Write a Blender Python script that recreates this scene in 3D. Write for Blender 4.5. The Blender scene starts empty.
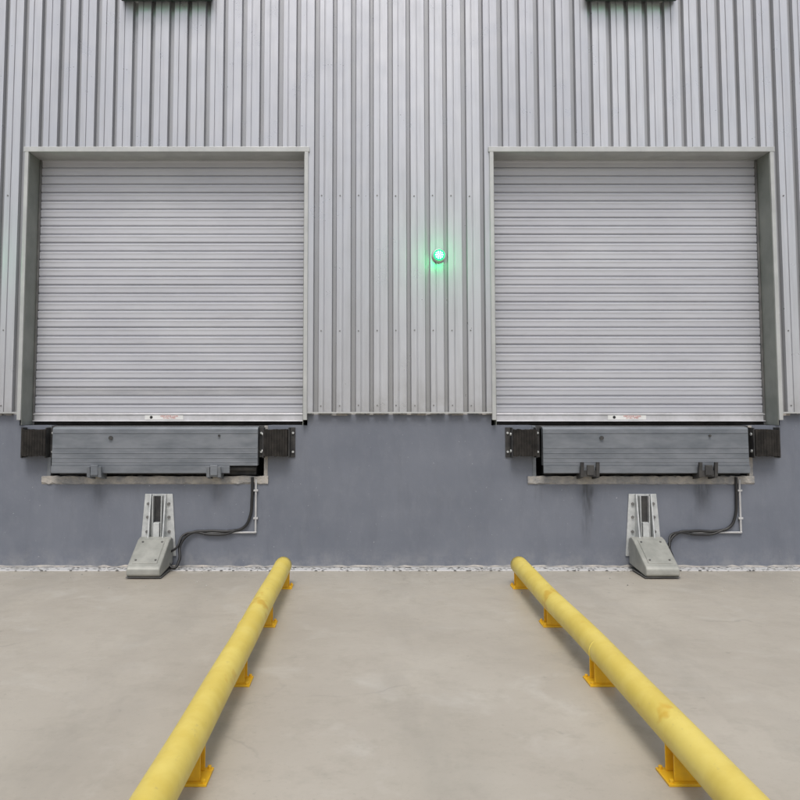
import bpy, bmesh, math, random
from mathutils import Vector, Matrix
random.seed(7)
sc=bpy.context.scene
COL=sc.collection
sc.view_settings.view_transform='Standard'
try: sc.view_settings.look='None'
except Exception: pass
sc.view_settings.exposure=0

# ---------------------------------------------------------------- materials
class M:
    def __init__(s,name):
        s.m=bpy.data.materials.new(name); s.m.use_nodes=True
        s.nt=s.m.node_tree; s.b=s.nt.nodes['Principled BSDF']
        s.geo=s.nt.nodes.new('ShaderNodeNewGeometry')
    def n(s,t,**kw):
        x=s.nt.nodes.new(t)
        for k,v in kw.items(): setattr(x,k,v)
        return x
    def l(s,a,b): s.nt.links.new(a,b)
    def pos(s,scale=(1,1,1),loc=(0,0,0)):
        if scale==(1,1,1) and loc==(0,0,0): return s.geo.outputs['Position']
        mp=s.n('ShaderNodeMapping'); mp.inputs['Scale'].default_value=scale; mp.inputs['Location'].default_value=loc
        s.l(s.geo.outputs['Position'],mp.inputs['Vector']); return mp.outputs[0]
    def noise(s,sc=5,det=4,rough=.6,scale=(1,1,1),loc=(0,0,0),dist=0):
        x=s.n('ShaderNodeTexNoise'); x.inputs['Scale'].default_value=sc; x.inputs['Detail'].default_value=min(det,4)
        x.inputs['Roughness'].default_value=rough; x.inputs['Distortion'].default_value=dist
        s.l(s.pos(scale,loc),x.inputs['Vector']); return x.outputs['Fac']
    def ramp(s,f,a,b,va=0,vb=1):
        x=s.n('ShaderNodeMapRange'); x.inputs['From Min'].default_value=a; x.inputs['From Max'].default_value=b
        x.inputs['To Min'].default_value=va; x.inputs['To Max'].default_value=vb
        s.l(f,x.inputs['Value']); return x.outputs[0]
    def math(s,op,a,b=None):
        x=s.n('ShaderNodeMath',operation=op)
        for i,v in enumerate((a,b)):
            if v is None: continue
            if isinstance(v,(int,float)): x.inputs[i].default_value=v
            else: s.l(v,x.inputs[i])
        return x.outputs[0]
    def mix(s,f,a,b):
        x=s.n('ShaderNodeMix',data_type='RGBA')
        if isinstance(f,(int,float)): x.inputs[0].default_value=f
        else: s.l(f,x.inputs[0])
        for i,v in ((6,a),(7,b)):
            if isinstance(v,tuple): x.inputs[i].default_value=(*v,1)
            else: s.l(v,x.inputs[i])
        return x.outputs[2]
    def xyz(s):
        x=s.n('ShaderNodeSeparateXYZ'); s.l(s.geo.outputs['Position'],x.inputs[0]); return x.outputs
    def col(s,c):
        if isinstance(c,tuple): s.b.inputs['Base Color'].default_value=(*c,1)
        else: s.l(c,s.b.inputs['Base Color'])
    def set(s,rough=.5,metal=0,spec=None):
        if isinstance(rough,(int,float)): s.b.inputs['Roughness'].default_value=rough
        else: s.l(rough,s.b.inputs['Roughness'])
        s.b.inputs['Metallic'].default_value=metal
        if spec is not None: s.b.inputs['Specular IOR Level'].default_value=spec
    def bump(s,f,st=.2,d=.01):
        x=s.n('ShaderNodeBump'); x.inputs['Strength'].default_value=st; x.inputs['Distance'].default_value=d
        s.l(f,x.inputs['Height']); s.l(x.outputs[0],s.b.inputs['Normal'])

def simple(name,c1,c2,rough=.5,metal=0,sc=8,det=3,bump=.15,bd=.003,lo=.35,hi=.65,scale=(1,1,1),spec=None):
    m=M(name); f=m.noise(sc,det,.65,scale)
    m.col(m.mix(m.ramp(f,lo,hi),c1,c2)); m.set(rough,metal,spec)
    m.bump(m.noise(sc*8,1),bump,bd); return m.m

# cladding
m=M('cladding_metal'); x=m.xyz()
sheet=m.math('FLOOR',m.math('MULTIPLY',x[0],1/1.03))
wn=m.n('ShaderNodeTexWhiteNoise',noise_dimensions='1D'); m.l(sheet,wn.inputs['W'])
c=m.mix(wn.outputs['Value'],(.47,.48,.51),(.57,.58,.605))
streak=m.ramp(m.noise(3,4,.7,(6,1,.35)),.45,.75)
c=m.mix(m.math('MULTIPLY',streak,.35),c,(.33,.33,.335))
low=m.math('MULTIPLY',m.ramp(x[2],1.4,1.75,1,0),m.ramp(m.noise(6,3,.7),.35,.65))
c=m.mix(m.math('MULTIPLY',low,.4),c,(.30,.29,.27))
val=m.ramp(x[1],-.03,-.008,0,1)      # shade of the rib valleys painted into the colour by depth
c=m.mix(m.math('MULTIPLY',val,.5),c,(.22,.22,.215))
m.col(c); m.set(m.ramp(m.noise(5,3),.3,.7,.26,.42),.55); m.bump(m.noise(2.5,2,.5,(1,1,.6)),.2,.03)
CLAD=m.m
m=M('plinth_paint'); x=m.xyz()
f=m.noise(1.3,4,.65); g=m.noise(9,4,.7,(1,1,.6))
c=m.mix(m.ramp(f,.35,.65),(.130,.144,.176),(.158,.172,.205))
c=m.mix(m.math('MULTIPLY',m.ramp(g,.5,.72),.3),c,(.20,.212,.238))
c=m.mix(m.math('MULTIPLY',m.ramp(m.noise(3,4,.7,(2,1,.4),(5,0,2)),.52,.7),.3),c,(.105,.115,.14))
spk=m.ramp(m.noise(42,2,.5,(1,1,1.3)),.725,.755)
c=m.mix(m.math('MULTIPLY',spk,.55),c,(.48,.48,.48))
base=m.math('MULTIPLY',m.ramp(x[2],0,.2,1,0),m.ramp(m.noise(7,4,.75),.4,.64))
c=m.mix(m.math('MULTIPLY',base,.5),c,(.29,.29,.29))
top=m.math('MULTIPLY',m.ramp(x[2],1.385,1.4,0,1),m.ramp(m.noise(14,4,.75),.42,.5))
c=m.mix(top,c,(.52,.50,.46))
nzA=m.math('MULTIPLY',m.ramp(m.noise(5,3),0,1,-1,1),.05); nzB=m.ramp(m.noise(20,3,.6,(1,1,.15)),.35,.6)
def run(cx,w,zlo,zhi,amt):
    global c
    dx=m.math('ABSOLUTE',m.math('SUBTRACT',m.math('ADD',x[0],nzA),cx))
    k=m.math('MULTIPLY',m.ramp(dx,w*.4,w,1,0),m.ramp(x[2],zlo,zhi,0,1))
    k=m.math('MULTIPLY',k,nzB)
    c=m.mix(m.math('MULTIPLY',k,amt),c,(.045,.048,.055))
run(1.97,.07,.15,.7,.95); run(3.04,.09,.45,.75,.9); run(-2.47,.05,.45,.8,.4); run(-1.4,.05,.5,.8,.3); run(1.55,.06,.55,.85,.6)
m.col(c); m.set(m.ramp(f,.3,.7,.42,.6)); m.bump(m.noise(30,3,.7),.3,.004)
PLINTH=m.m
# floor
m=M('concrete_floor'); x=m.xyz()
f=m.noise(.7,4,.6); g=m.noise(4,4,.72); h=m.noise(45,3,.7)
c=m.mix(m.ramp(f,.33,.67),(.385,.350,.295),(.455,.420,.360))
c=m.mix(m.math('MULTIPLY',m.ramp(g,.5,.75),.45),c,(.29,.265,.225))
c=m.mix(m.math('MULTIPLY',m.ramp(m.noise(2.2,4,.7,(1,1,1),(9,3,0),.6),.56,.74),.4),c,(.55,.53,.48))
c=m.mix(m.math('MULTIPLY',m.ramp(h,.6,.75),.4),c,(.24,.22,.19))
c=m.mix(m.math('MULTIPLY',m.ramp(m.noise(11,3,.6,(1,1,1),(3,8,0)),.68,.74),.35),c,(.20,.18,.15))
tr=None
for cx in (-2.75,-1.3,1.75,3.2,.25):
    dx=m.math('ABSOLUTE',m.math('SUBTRACT',x[0],cx)); k=m.ramp(dx,.08,.30,1,0)
    tr=k if tr is None else m.math('MAXIMUM',tr,k)
tr=m.math('MULTIPLY',tr,m.ramp(m.noise(2.5,4,.75,(1,.25,1)),.42,.62))
c=m.mix(m.math('MULTIPLY',tr,.3),c,(.28,.26,.225))
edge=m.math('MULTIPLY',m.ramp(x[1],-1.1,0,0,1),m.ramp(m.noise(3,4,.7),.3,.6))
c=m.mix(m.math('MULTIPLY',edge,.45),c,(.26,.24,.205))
v=m.n('ShaderNodeTexVoronoi',feature='DISTANCE_TO_EDGE'); v.inputs['Scale'].default_value=.45
mp=m.n('ShaderNodeVectorMath',operation='ADD'); nz=m.n('ShaderNodeTexNoise'); nz.inputs['Scale'].default_value=2.5; nz.inputs['Detail'].default_value=4
m.l(m.geo.outputs['Position'],nz.inputs['Vector']); sc_=m.n('ShaderNodeVectorMath',operation='SCALE'); sc_.inputs['Scale'].default_value=.5
m.l(nz.outputs['Color'],sc_.inputs[0]); m.l(m.geo.outputs['Position'],mp.inputs[0]); m.l(sc_.outputs[0],mp.inputs[1]); m.l(mp.outputs[0],v.inputs['Vector'])
cr=m.math('MULTIPLY',m.ramp(v.outputs['Distance'],.001,.006,1,0),m.ramp(m.noise(1.1,2),.5,.6))
c=m.mix(m.math('MULTIPLY',cr,.3),c,(.2,.18,.16))
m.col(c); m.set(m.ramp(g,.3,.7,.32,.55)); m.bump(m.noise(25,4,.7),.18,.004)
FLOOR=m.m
# yellow paint
m=M('yellow_paint')
c=m.mix(m.ramp(m.noise(3,4,.7),.4,.62),(.67,.52,.095),(.74,.60,.14))
c=m.mix(m.math('MULTIPLY',m.ramp(m.noise(2.1,4,.75,(1,.7,1),(4,1,0)),.58,.62),.75),c,(.60,.37,.03))
c=m.mix(m.math('MULTIPLY',m.ramp(m.noise(16,4,.75,(1,.5,1)),.63,.72),.4),c,(.42,.33,.12))
m.col(c); m.set(m.ramp(m.noise(7),.3,.7,.34,.52)); m.bump(m.noise(14,3,.7),.2,.004)
YEL=m.m
YEL2=simple('yellow_post_paint',(.80,.47,.012),(.66,.38,.02),.45,0,12)
m=M('shutter_slat')
c=m.mix(m.ramp(m.noise(1.2,4,.6,(1,1,2.5)),.3,.7),(.455,.465,.505),(.515,.525,.56))
c=m.mix(m.math('MULTIPLY',m.ramp(m.noise(7,4,.75,(.25,1,4)),.52,.75),.35),c,(.34,.34,.35))
m.col(c); m.set(.42,.15); m.bump(m.noise(3,3,.5,(1,1,3)),.15,.01)
SLAT=m.m
SLATD=simple('shutter_slat_worn',(.33,.335,.36),(.42,.425,.445),.5,.1,5,scale=(.4,1,3))
BAR=simple('bottom_bar_alu',(.62,.62,.64),(.52,.52,.53),.4,.3,8)
FRAME=simple('frame_flashing',(.40,.41,.405),(.48,.49,.48),.45,.3,4)
REVEAL=simple('reveal_metal',(.19,.205,.185),(.25,.262,.24),.55,.2,3)
GUIDE=simple('guide_channel',(.13,.13,.13),(.2,.198,.19),.55,.4,6)
LIP=simple('leveller_steel',(.135,.150,.168),(.20,.215,.235),.45,.3,3,scale=(1,1,3),bump=.2)
DARK=simple('dark_steel',(.03,.03,.032),(.07,.068,.065),.6,.3,8)
RUB=simple('rubber',(.014,.013,.012),(.032,.029,.026),.85,0,14,bump=.4,spec=.2)
SILL=simple('bare_concrete',(.42,.39,.35),(.24,.24,.24),.85,0,7,bump=.6,bd=.01)
GALV=simple('galvanised_steel',(.46,.48,.48),(.60,.615,.61),.45,.35,18)
HOUS=simple('restraint_housing_paint',(.27,.275,.25),(.36,.36,.33),.5,.15,6,bump=.2)
BLK=simple('cable_black',(.012,.012,.013),(.02,.02,.02),.45)
COND=simple('pvc_conduit',(.5,.5,.5),(.4,.4,.4),.5)
WHITE=simple('label_white',(.78,.78,.76),(.70,.70,.68),.5)
RED=simple('label_red',(.5,.05,.03),(.45,.05,.03),.5)
INTER=simple('interior_dark',(.03,.03,.03),(.05,.05,.05),.9)
m=M('drain_grate_metal')
v=m.n('ShaderNodeTexVoronoi'); v.inputs['Scale'].default_value=26; m.l(m.geo.outputs['Position'],v.inputs['Vector'])
hole=m.ramp(v.outputs['Distance'],.30,.42,1,0)
c=m.mix(hole,(.62,.62,.62),(.10,.10,.10)); c=m.mix(m.math('MULTIPLY',m.ramp(m.noise(3,4,.7),.5,.65),.4),c,(.30,.28,.25))
m.col(c); m.set(.45,.2); m.bump(hole,-.4,.004)
STRIP=m.m
PEB=simple('pebble',(.55,.54,.51),(.26,.25,.23),.8,0,20)
def emis(name,c,s):
    m=M(name); m.col((.02,.1,.05)); m.b.inputs['Emission Color'].default_value=(*c,1); m.b.inputs['Emission Strength'].default_value=s
    return m.m
GREEN=emis('green_led',(.0,.85,.22),1.4)
GREENW=emis('green_led_core',(.40,1,.62),4)
GREEND=emis('green_digits',(.01,1,.22),.7)
m=M('sign_housing'); m.col(m.mix(m.ramp(m.noise(6),.3,.7),(.02,.045,.035),(.03,.06,.045))); m.set(.5); SIGN=m.m

# ---------------------------------------------------------------- mesh helpers
def empty(name,loc=(0,0,0)):
    e=bpy.data.objects.new(name,None); e.location=loc; e.empty_display_size=.2; COL.objects.link(e); return e
def fin(name,bm,mats,parent=None,smooth=False,bevel=0,loc=None):
    me=bpy.data.meshes.new(name); bmesh.ops.recalc_face_normals(bm,faces=bm.faces[:])
    bm.to_mesh(me); bm.free()
    for k in (mats if isinstance(mats,(list,tuple)) else [mats]): me.materials.append(k)
    if smooth:
        for p in me.polygons: p.use_smooth=True
    o=bpy.data.objects.new(name,me); COL.objects.link(o)
    if loc: o.location=loc
    if parent: o.parent=parent
    if bevel:
        b=o.modifiers.new('b','BEVEL'); b.width=bevel; b.segments=2; b.limit_method='ANGLE'; b.angle_limit=math.radians(35)
    return o
def abox(bm,x0,x1,y0,y1,z0,z1,mi=0):
    v=[bm.verts.new(p) for p in ((x0,y0,z0),(x1,y0,z0),(x1,y1,z0),(x0,y1,z0),(x0,y0,z1),(x1,y0,z1),(x1,y1,z1),(x0,y1,z1))]
    for q in ((0,3,2,1),(4,5,6,7),(0,1,5,4),(1,2,6,5),(2,3,7,6),(3,0,4,7)):
        f=bm.faces.new([v[i] for i in q]); f.material_index=mi
def box(name,par,x0,x1,y0,y1,z0,z1,mat,bevel=.003):
    bm=bmesh.new(); abox(bm,x0,x1,y0,y1,z0,z1); return fin(name,bm,mat,par,bevel=bevel)
def aprism(bm,pts,axis,a,b,mi=0):
    def mk(p,t):
        if axis=='x': return (t,p[0],p[1])
        if axis=='y': return (p[0],t,p[1])
        return (p[0],p[1],t)
    A=[bm.verts.new(mk(p,a)) for p in pts]; B=[bm.verts.new(mk(p,b)) for p in pts]
    n=len(pts)
    fs=[bm.faces.new(A),bm.faces.new(B[::-1])]
    for i in range(n): fs.append(bm.faces.new((A[i],A[(i+1)%n],B[(i+1)%n],B[i])))
    for f in fs: f.material_index=mi
def acyl(bm,c,r,h,axis='y',seg=16,mi=0,r2=None):
    mt=Matrix.Translation(c)
    if axis=='y': mt=mt@Matrix.Rotation(math.pi/2,4,'X')
    if axis=='x': mt=mt@Matrix.Rotation(math.pi/2,4,'Y')
    r_=bmesh.ops.create_cone(bm,cap_ends=True,segments=seg,radius1=r,radius2=r if r2 is None else r2,depth=h,matrix=mt)
    for v in r_['verts']:
        for f in v.link_faces: f.material_index=mi
def tube(name,par,pts,r,mat):
    cu=bpy.data.curves.new(name,'CURVE'); cu.dimensions='3D'; cu.bevel_depth=r; cu.bevel_resolution=4; cu.resolution_u=10; cu.use_fill_caps=True
    s=cu.splines.new('BEZIER'); s.bezier_points.add(len(pts)-1)
    for p,q in zip(s.bezier_points,pts): p.co=q; p.handle_left_type=p.handle_right_type='AUTO'
    cu.materials.append(mat); o=bpy.data.objects.new(name,cu); COL.objects.link(o); o.parent=par; return o

# ---------------------------------------------------------------- layout (metres; wall face at y=0, camera side is -y)
DOORS=[(-3.22,-.575),(1.115,3.765)]
PITS=[(-2.95,-.94),(1.49,3.50)]
ZD=1.29; ZP=1.40; ZT=3.87; WT=7.0
XL,XR=-9.0,10.0
bm=bmesh.new()
s=150; vs=[bm.verts.new(p) for p in ((-s,-s,0),(s,-s,0),(s,s,0),(-s,s,0))]; bm.faces.new(vs)
fin('ground',bm,FLOOR)

# building
bld=empty('warehouse_building')
bm=bmesh.new()
abox(bm,XL,XR,0,.7,0,.80)
def spans(holes):
    xs=[XL]+[v for h in holes for v in h]+[XR]
    return [(xs[i],xs[i+1]) for i in range(0,len(xs),2)]
for a,b in spans(PITS): abox(bm,a,b,0,.7,.80,ZD)
for a,b in spans(DOORS): abox(bm,a,b,0,.7,ZD,ZP)
fin('concrete_plinth',bm,PLINTH,bld)
bm=bmesh.new()
for a,b in spans(DOORS):
    xx=a
    while xx<b-.05:
        w=random.uniform(.03,.16)
        if random.random()<.75: abox(bm,xx,min(xx+w,b),-.012-random.random()*.012,-.001,ZP-.004-random.random()*.016,ZP-.001)
        xx+=w+random.uniform(.0,.05)
fin('mortar_edge',bm,SILL,bld)
bm=bmesh.new()
for a,b in spans(DOORS): abox(bm,a,b,.01,.7,ZP,ZT)
abox(bm,XL,XR,.01,.7,ZT,WT)
abox(bm,XL,XR,.7,14,0.0,WT,1)
fin('wall_core',bm,[REVEAL,INTER],bld)

# corrugated cladding: broad crowns, narrow dark valleys
PITCH=.172; DEP=.046
def profile(a,b):
    k=math.floor(a/PITCH)-1
    raw=[]
    while k*PITCH<b+PITCH:
        wv=.036 if k%2 else .028
        base=[(0,0),(wv,0),(wv+.008,1),(.086,1),(.089,.78),(.095,.78),(.098,1),(.164,1)]
        for u,d in base: raw.append((k*PITCH+u,-.003-DEP*d))
        k+=1
    out=[]
    for (x0,y0),(x1,y1) in zip(raw,raw[1:]):
        if x1<=a or x0>=b: continue
        if x0<a: y0=y0+(y1-y0)*(a-x0)/(x1-x0); x0=a
        if x1>b: y1=y0+(y1-y0)*(b-x0)/(x1-x0); x1=b
        if not out: out.append((x0,y0))
        out.append((x1,y1))
    return out
bm=bmesh.new()
def clad(a,b,z0,z1):
    p=profile(a,b)
    A=[bm.verts.new((x,y,z0)) for x,y in p]; B=[bm.verts.new((x,y,z1)) for x,y in p]
    for i in range(len(p)-1): bm.faces.new((A[i],A[i+1],B[i+1],B[i]))
for a,b in spans(DOORS): clad(a,b,ZP+.004,ZT+.012)
clad(XL,XR,ZT+.012,WT)
fin('corrugated_cladding',bm,CLAD,bld)
bm=bmesh.new()
for z in (1.47,2.16,3.42,):
    k=math.floor(XL/PITCH)
    while k*PITCH<XR:
        xx=k*PITCH+.066
        if not (z<ZT+.05 and any(a-.02<xx<b+.02 for a,b in DOORS)): acyl(bm,(xx,-.051,z+random.uniform(-.004,.004)),.0065,.008,'y',8)
        k+=1
fin('cladding_screws',bm,GUIDE,bld)
bm=bmesh.new()
for a,b in spans(DOORS): abox(bm,a,b,-.056,-.0525,ZP+.0,ZP+.014)
fin('drip_flashing',bm,FRAME,bld)

# roller doors
CY=.205
for i,(a,b) in enumerate(DOORS):
    e=empty('roller_shutter_door')
    F=.036
    box('frame_jamb_a',e,a,a+F,-.070,.30,ZP-.06,ZT-F,FRAME)
    box('frame_jamb_b',e,b-F,b,-.070,.30,ZP-.06,ZT-F,FRAME)
    box('frame_head',e,a-.01,b+.01,-.072,.30,ZT-F,ZT+.012,FRAME)
    box('reveal_a',e,a+F+.0005,a+F+.004,-.055,CY-.02,ZD+.004,ZT-F-.002,REVEAL,0)
    box('reveal_b',e,b-F-.004,b-F-.0005,-.055,CY-.02,ZD+.004,ZT-F-.002,REVEAL,0)
    box('guide_a',e,a+F+.005,a+F+.022,CY-.03,.30,ZD+.002,ZT-F-.003,GUIDE)
    box('guide_b',e,b-F-.022,b-F-.005,CY-.03,.30,ZD+.002,ZT-F-.003,GUIDE)
    x0,x1=a+F+.010,b-F-.010
    z=1.405; P=.0815; bm=bmesh.new(); n=0
    prof=[(0,.002),(.03,-.004),(.10,-.0065),(.40,-.0065),(.55,-.0075),(.66,-.0105),(.82,-.0095),(.86,-.004),(.88,.009),(.945,.009),(.97,.004)]
    prev=None
    while z<ZT+.15:
        jit=random.uniform(-.002,.002)
        for t,y in prof:
            cur=[bm.verts.new((xx,CY+y+jit,z+t*P)) for xx in (x0,x1)]
            if prev:
                f=bm.faces.new((prev[0],prev[1],cur[1],cur[0])); f.material_index=1 if (i==0 and n==2) else 0
            prev=cur
        z+=P; n+=1
    fin('slat_curtain',bm,[SLAT,SLATD],e)
    Y=CY-.285
    bm=bmesh.new(); abox(bm,x0,x1,Y+.262,Y+.300,1.322,1.403); abox(bm,x0,x1,Y+.245,Y+.262,1.322,1.333); abox(bm,x0,x1,Y+.254,Y+.262,1.385,1.397)
    fin('bottom_bar',bm,BAR,e,bevel=.003)
    box('rubber_seal',e,x0+.01,x1-.01,Y+.268,Y+.294,1.294,1.3215,RUB,0)
    lx=[-1.94,2.42][i]
    box('label_plate',e,lx-.18,lx+.18,Y+.258,Y+.2615,1.340,1.383,WHITE,0)
    t=bpy.data.curves.new('label_text','FONT'); t.body='KEEP DOOR CLEAR\nAT ALL TIMES'; t.size=.019; t.align_x='CENTER'; t.extrude=.0003; t.space_line=.85
    t.materials.append(RED); to=bpy.data.objects.new('label_text',t); COL.objects.link(to); to.location=(lx+.05,Y+.2572,1.366); to.rotation_euler=(math.pi/2,0,0); to.parent=e
    bm=bmesh.new(); acyl(bm,(lx-.12,Y+.2575,1.3625),.014,.002,'y',16); fin('label_mark',bm,BLK,e)

# dock levellers
for i,(pa,pb) in enumerate(PITS):
    e=empty('dock_leveller'); a,b=pa+.075,pb-.075
    box('platform_deck',e,pa+.03,pb-.03,.0,.68,ZD-.03,ZD-.003,DARK)
    bm=bmesh.new()
    aprism(bm,[(-.10,ZD-.03),(-.085,ZD-.015),(-.02,ZD-.008),(-.02,.93),(-.105,.93)],'x',a,b)
    for zz in (1.09,1.045,1.0,.965): abox(bm,a+.002,b-.002,-.1075,-.100,zz-.003,zz+.003)
    abox(bm,a+.002,b-.002,-.1065,-.100,1.222,1.227)
    aprism(bm,[(-.118,.928),(-.118,.865),(-.100,.86),(-.09,.928)],'x',a,b-.25*(1-i))
    fin('lip_plate',bm,LIP,e,bevel=.003)
    bm=bmesh.new()
    acyl(bm,(a+.53,-.108,1.18),.018,.02,'y',14)
    acyl(bm,(b-.35,-.108,1.2),.010,.02,'y',12); fin('lip_bolts',bm,DARK,e)
    bm=bmesh.new(); acyl(bm,((a+b)/2,-.03,.90),.022,b-a-.04,'x',16); abox(bm,a+.03,b-.03,.02,.10,.84,.91); fin('subframe',bm,DARK,e)
    box('pit_back',e,pa+.001,pb-.001,.45,.48,.802,ZD-.035,INTER,0)
    for kx in ([-2.47,-1.40] if i==0 else [1.97,3.03]):
        bm=bmesh.new(); w=.065 if i==0 else .085
        zt=.925 if i==0 else .965
        P_=[(-.0,.80),(-.16,.83),(-.175,zt),(-.150,zt),(-.12,.865),(0,.86)]
        aprism(bm,P_,'x',kx-w,kx-w+.03); aprism(bm,P_,'x',kx+w-.03,kx+w)
        abox(bm,kx-w+.03,kx+w-.03,-.155,-.005,.835,.89); abox(bm,kx-.03,kx+.035,-.172,-.155,.85,.94)
        fin('lip_keeper',bm,DARK if i else LIP,e,bevel=.003)
    box('pit_angle_a',e,pa-.004,pa+.03,-.006,.05,.80,ZD-.002,LIP)
    box('pit_angle_b',e,pb-.03,pb+.004,-.006,.05,.80,ZD-.002,SILL)
    bm=bmesh.new(); n=60; top=[]
    for k in range(n+1):
        xx=pa-.05+(pb-pa+.06)*k/n
        top.append((bm.verts.new((xx,-.001,.83+random.uniform(-.004,.004))),bm.verts.new((xx,-.014,.825+random.uniform(-.006,.006))),bm.verts.new((xx,-.014,.765+random.uniform(-.012,.012))),bm.verts.new((xx,-.001,.755))))
    for k in range(n):
        for j in range(3): bm.faces.new((top[k][j],top[k+1][j],top[k+1][j+1],top[k][j+1]))
    fin('concrete_sill',bm,SILL,e)
    for (bx0,bx1) in ((pa-.23,pa+.055),(pb-.055,pb+.245)):
        d=empty('dock_bumper')
        z0,z1=1.0,1.272
        bm=bmesh.new(); x2=bx0+.035
        while x2<bx1-.055:
            abox(bm,x2,x2+.0232,-.125+random.uniform(-.0015,.0015),-.012,z0+.012+random.uniform(0,.008),z1-.014-random.uniform(0,.006)); x2+=.024
        fin('rubber_pads',bm,RUB,d,bevel=.002)
        bm=bmesh.new()
        abox(bm,bx0-.02,bx0+.024,-.012,-.001,z0,z1); abox(bm,bx0+.024,bx0+.034,-.11,-.001,z0,z1)
        abox(bm,bx1-.034,bx1+.01,-.012,-.001,z0,z1); abox(bm,bx1-.044,bx1-.0345,-.11,-.001,z0,z1)
        fin('steel_angles',bm,DARK,d,bevel=.002)
        bm=bmesh.new()
        for xx in (bx0,bx1-.01):
            for zz in (z0+.05,z1-.05): acyl(bm,(xx,-.018,zz),.011,.014,'y',6)
        for zz in (z0+.06,z1-.06): acyl(bm,(bx0+.02,-.07,zz),.014,.012,'x',8)
        fin('anchor_bolts',bm,GALV,d)

# vehicle restraints
for i,cx in enumerate((-1.925,2.485)):
    e=empty('vehicle_restraint')
    bm=bmesh.new()
    aprism(bm,[(cx-.165,.11),(cx+.165,.11),(cx+.125,.668),(cx-.125,.668)],'y',-.014,-.001)
    for sgn in (-1,1):
        xi=cx+sgn*.060
        aprism(bm,[(-.0145,.668),(-.045,.668),(-.13,.20),(-.13,.11),(-.0145,.11)],'x',min(xi,xi+sgn*.012),max(xi,xi+sgn*.012))
        xo=cx+sgn*.035
        abox(bm,min(xo,xo+sgn*.008),max(xo,xo+sgn*.008),-.075,-.0145,.11,.655)
    fin('wall_bracket',bm,GALV,e,bevel=.002)
    box('track_slot',e,cx-.034,cx+.034,-.030,-.0147,.12,.65,DARK,0)
    box('carriage',e,cx-.028,cx+.028,-.09,-.031,.28,.42,GALV)
    bm=bmesh.new()
    for sgn in (-1,1):
        for zz in (.20,.33,.46,.58): acyl(bm,(cx+sgn*(.105-.03*(zz-.2)),-.02,zz),.014,.014,'y',6)
    fin('anchor_bolts',bm,GUIDE,e)
    bm=bmesh.new()
    side=[(-.03,.05),(-.03,.27),(-.09,.295),(-.16,.28),(-.47,.105),(-.49,.085),(-.49,.035),(-.46,.018)]
    aprism(bm,side,'x',cx-.143,cx+.143)
    fin('housing',bm,HOUS,e,bevel=.012)
    bm=bmesh.new()
    aprism(bm,[(-.17,.282),(-.44,.130),(-.44,.118),(-.17,.262)],'x',cx-.105,cx+.105)
    fin('housing_cover',bm,HOUS,e,bevel=.003)
    bm=bmesh.new()
    for sgn in (-1,1):
        for yy,zz in ((-.2,.268),(-.41,.149)): acyl(bm,(cx+sgn*.085,yy,zz),.009,.012,'z',8)
    abox(bm,cx-.15,cx+.15,-.475,-.03,.0115,.0165)
    fin('base_and_screws',bm,GUIDE,e)
    s=cx
    tube('power_cable',e,[(s+.11,-.12,.10),(s+.18,-.15,.03),(s+.22,-.12,.09),(s+.215,-.06,.22),(s+.29,-.03,.31),(s+.46,-.022,.335),(s+.66,-.022,.335),(s+.78,-.022,.37),(s+.835,-.022,.47),(s+.85,-.022,.62),(s+.853,-.022,.82)],.013,BLK)
    tube('flexible_hose',e,[(s+.13,-.10,.16),(s+.19,-.10,.20),(s+.235,-.05,.30),(s+.33,-.028,.325),(s+.47,-.028,.305),(s+.62,-.028,.31),(s+.73,-.028,.35)],.010,BLK)
    bm=bmesh.new(); X=s+.885
    acyl(bm,(X,-.016,.565),.009,.47,'z',12); acyl(bm,((s+.33+X)/2,-.016,.322),.009,X-s-.33,'x',12)
    bmesh.ops.create_uvsphere(bm,u_segments=12,v_segments=8,radius=.012,matrix=Matrix.Translation((X,-.016,.325)))
    for zz in (.45,.7): abox(bm,X-.02,X+.02,-.027,-.001,zz-.008,zz+.008)
    for xx in (s+.42,s+.62): abox(bm,xx-.008,xx+.008,-.027,-.001,.302,.342)
    fin('conduit',bm,COND,e)

# guard rails
R=.07; H=.155
for i,X in enumerate((-.712,1.232)):
    e=empty('guard_rail')
    bm=bmesh.new(); y0,y1=-9.0,-.66; n=110; seg=28; rings=[]
    for k in range(n+1):
        y=y0+(y1-y0)*k/n
        dx=.004*math.sin(y*1.7+i)+.002*math.sin(y*4.1); dz=.003*math.sin(y*2.3+1+i)
        rings.append([bm.verts.new((X+dx+R*math.cos(t*2*math.pi/seg),y,H+dz+R*math.sin(t*2*math.pi/seg))) for t in range(seg)])
    for k in range(n):
        for t in range(seg): bm.faces.new((rings[k][t],rings[k][(t+1)%seg],rings[k+1][(t+1)%seg],rings[k+1][t]))
    bm.faces.new(rings[0]); bm.faces.new(rings[-1])
    fin('pipe',bm,YEL,e,smooth=True)
    bm=bmesh.new()
    for yy in (-3.02,-5.3) if i else (-2.6,-6.1): acyl(bm,(X+.002,yy,H),R+.0015,.014,'y',28)
    fin('weld_seam',bm,YEL,e,smooth=True)
    for y in (-.78,-1.90,-3.03,-4.13,-5.27,-6.4,-7.5):
        bm=bmesh.new()
        abox(bm,X-.055,X+.055,y-.05,y-.042,.0105,.125); abox(bm,X-.055,X+.055,y+.042,y+.05,.0105,.125)
        abox(bm,X-.005,X+.005,y-.042,y+.042,.0105,.095)
        abox(bm,X-.085,X+.085,y-.075,y+.075,.0,.010)
        for sx in (-1,1):
            for sy in (-1,1): acyl(bm,(X+sx*.07,y+sy*.06,.016),.009,.014,'z',6)
        fin('post',bm,YEL2,e,bevel=.0015)

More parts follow.
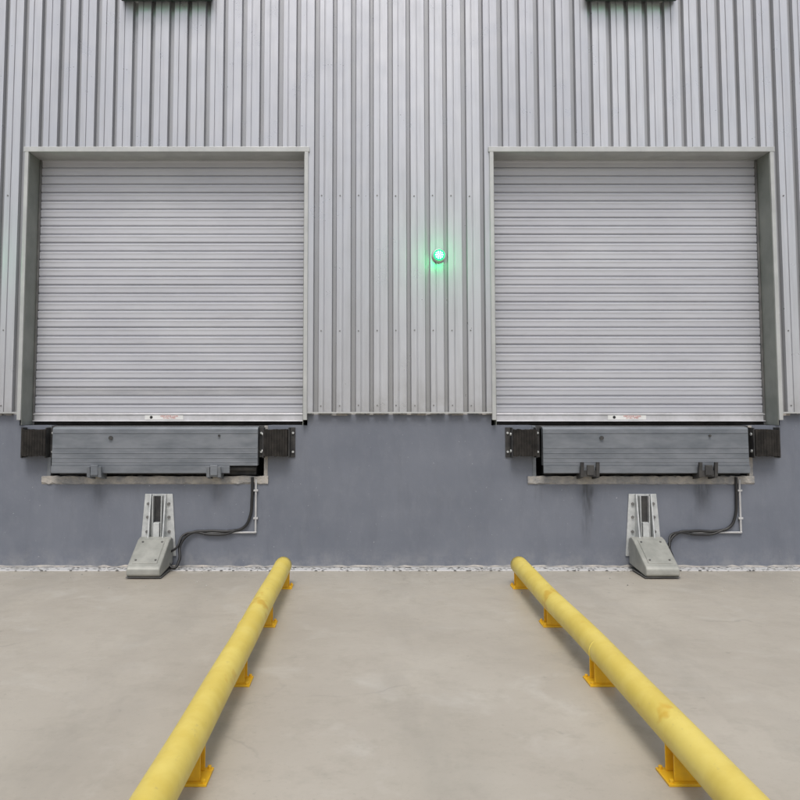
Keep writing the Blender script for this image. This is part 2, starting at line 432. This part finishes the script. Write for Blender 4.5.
# metal drain cover along the wall, loose grit
bm=bmesh.new(); xx=XL
while xx<XR:
    abox(bm,xx,xx+.996,-.145,-.002,.0,.010+random.uniform(-.0012,.0012)); xx+=1.0
fin('drain_cover',bm,STRIP,bevel=.002)
bm=bmesh.new(); n=300; A=[]
for k in range(n+1):
    xx=XL+(XR-XL)*k/n
    A.append((bm.verts.new((xx,-.001,.022+random.uniform(-.006,.010))),bm.verts.new((xx,-.014+random.uniform(-.006,.006),.0125))))
for k in range(n): bm.faces.new((A[k][0],A[k+1][0],A[k+1][1],A[k][1]))
fin('mortar_fillet',bm,SILL,bld)
bm=bmesh.new()
for k in range(420):
    xx=random.uniform(-5,6); yy=-.02-abs(random.gauss(0,.12)); r=random.uniform(.0025,.007)
    if random.random()<.2: yy-=random.random()*.8
    bmesh.ops.create_icosphere(bm,subdivisions=1,radius=r,matrix=Matrix.Translation((xx,yy,r*.6+(.010 if yy>-.145 else 0)))@Matrix.Diagonal((1,random.uniform(.6,1.2),.7,1)))
fin('gravel',bm,PEB)

# signal lights
for X in (-3.71,.635,4.97):
    e=empty('signal_light')
    bm=bmesh.new(); acyl(bm,(X,-.080,2.85),.060,.05,'y',32); acyl(bm,(X,-.113,2.85),.056,.016,'y',32,r2=.05)
    fin('housing',bm,GALV,e,bevel=.004)
    bm=bmesh.new(); acyl(bm,(X,-.1245,2.85),.052,.006,'y',32,0); fin('lens',bm,GREEN,e)
    bm=bmesh.new()
    for r,c in ((0,1),(.017,6),(.032,10)):
        for k in range(c): acyl(bm,(X+r*math.cos(k*2*math.pi/c),-.130,2.85+r*math.sin(k*2*math.pi/c)),.0065,.005,'y',8)
    fin('led_cluster',bm,GREENW,e)
    L=bpy.data.lights.new('lamp_glow','POINT'); L.energy=2.4; L.color=(.0,1,.25); L.shadow_soft_size=.05
    lo=bpy.data.objects.new('lamp_glow',L); COL.objects.link(lo); lo.location=(X,-.22,2.85); lo.parent=e
# dock number signs
for i,X in enumerate((-1.915,2.46)):
    e=empty('dock_number_sign')
    bm=bmesh.new(); abox(bm,X-.43,X+.43,-.20,-.07,5.28,5.68); fin('housing',bm,SIGN,e,bevel=.01)
    bm=bmesh.new()
    for k in range(9):
        xx=X-.36+k*.085; abox(bm,xx,xx+.05,-.19,-.15,5.275,5.2795)
    fin('downlight',bm,GREEND,e)
    bm=bmesh.new()
    for sx in (-.3,.3): abox(bm,X+sx-.02,X+sx+.02,-.0695,-.003,5.30,5.75)
    fin('brackets',bm,GALV,e)
    t=bpy.data.curves.new('digits','FONT'); t.body='DOCK 0%d'%(i+3); t.size=.2; t.align_x='CENTER'; t.extrude=.002; t.materials.append(GREEND)
    to=bpy.data.objects.new('digits',t); COL.objects.link(to); to.location=(X,-.203,5.41); to.rotation_euler=(math.pi/2,0,0); to.parent=e

# ---------------------------------------------------------------- light
w=bpy.data.worlds.new('World'); sc.world=w; w.use_nodes=True; nt=w.node_tree
bg=nt.nodes['Background']; sky=nt.nodes.new('ShaderNodeTexSky'); sky.sky_type='NISHITA'; sky.sun_disc=False
EL,AZ=58,184
sky.sun_elevation=math.radians(EL); sky.sun_rotation=math.radians(AZ); sky.air_density=1; sky.dust_density=4
hs=nt.nodes.new('ShaderNodeHueSaturation'); hs.inputs['Saturation'].default_value=.55
nt.links.new(sky.outputs[0],hs.inputs['Color']); nt.links.new(hs.outputs[0],bg.inputs[0]); bg.inputs[1].default_value=.145
L=bpy.data.lights.new('sun','SUN'); L.energy=1.5; L.angle=math.radians(20); L.color=(1,.97,.93)
so=bpy.data.objects.new('sun',L); COL.objects.link(so)
d=Vector((math.sin(math.radians(AZ))*math.cos(math.radians(EL)),math.cos(math.radians(AZ))*math.cos(math.radians(EL)),math.sin(math.radians(EL))))
so.rotation_euler=d.to_track_quat('Z','Y').to_euler()
# ---------------------------------------------------------------- camera
cam=bpy.data.cameras.new('camera'); cam.sensor_width=36; cam.lens=36; cam.clip_end=1000; cam.clip_start=.05
cam.shift_x=.0375; cam.shift_y=-.06
co=bpy.data.objects.new('camera',cam); COL.objects.link(co); co.location=(0,-7.38,1.45); co.rotation_euler=(math.radians(94),0,0)
sc.camera=co
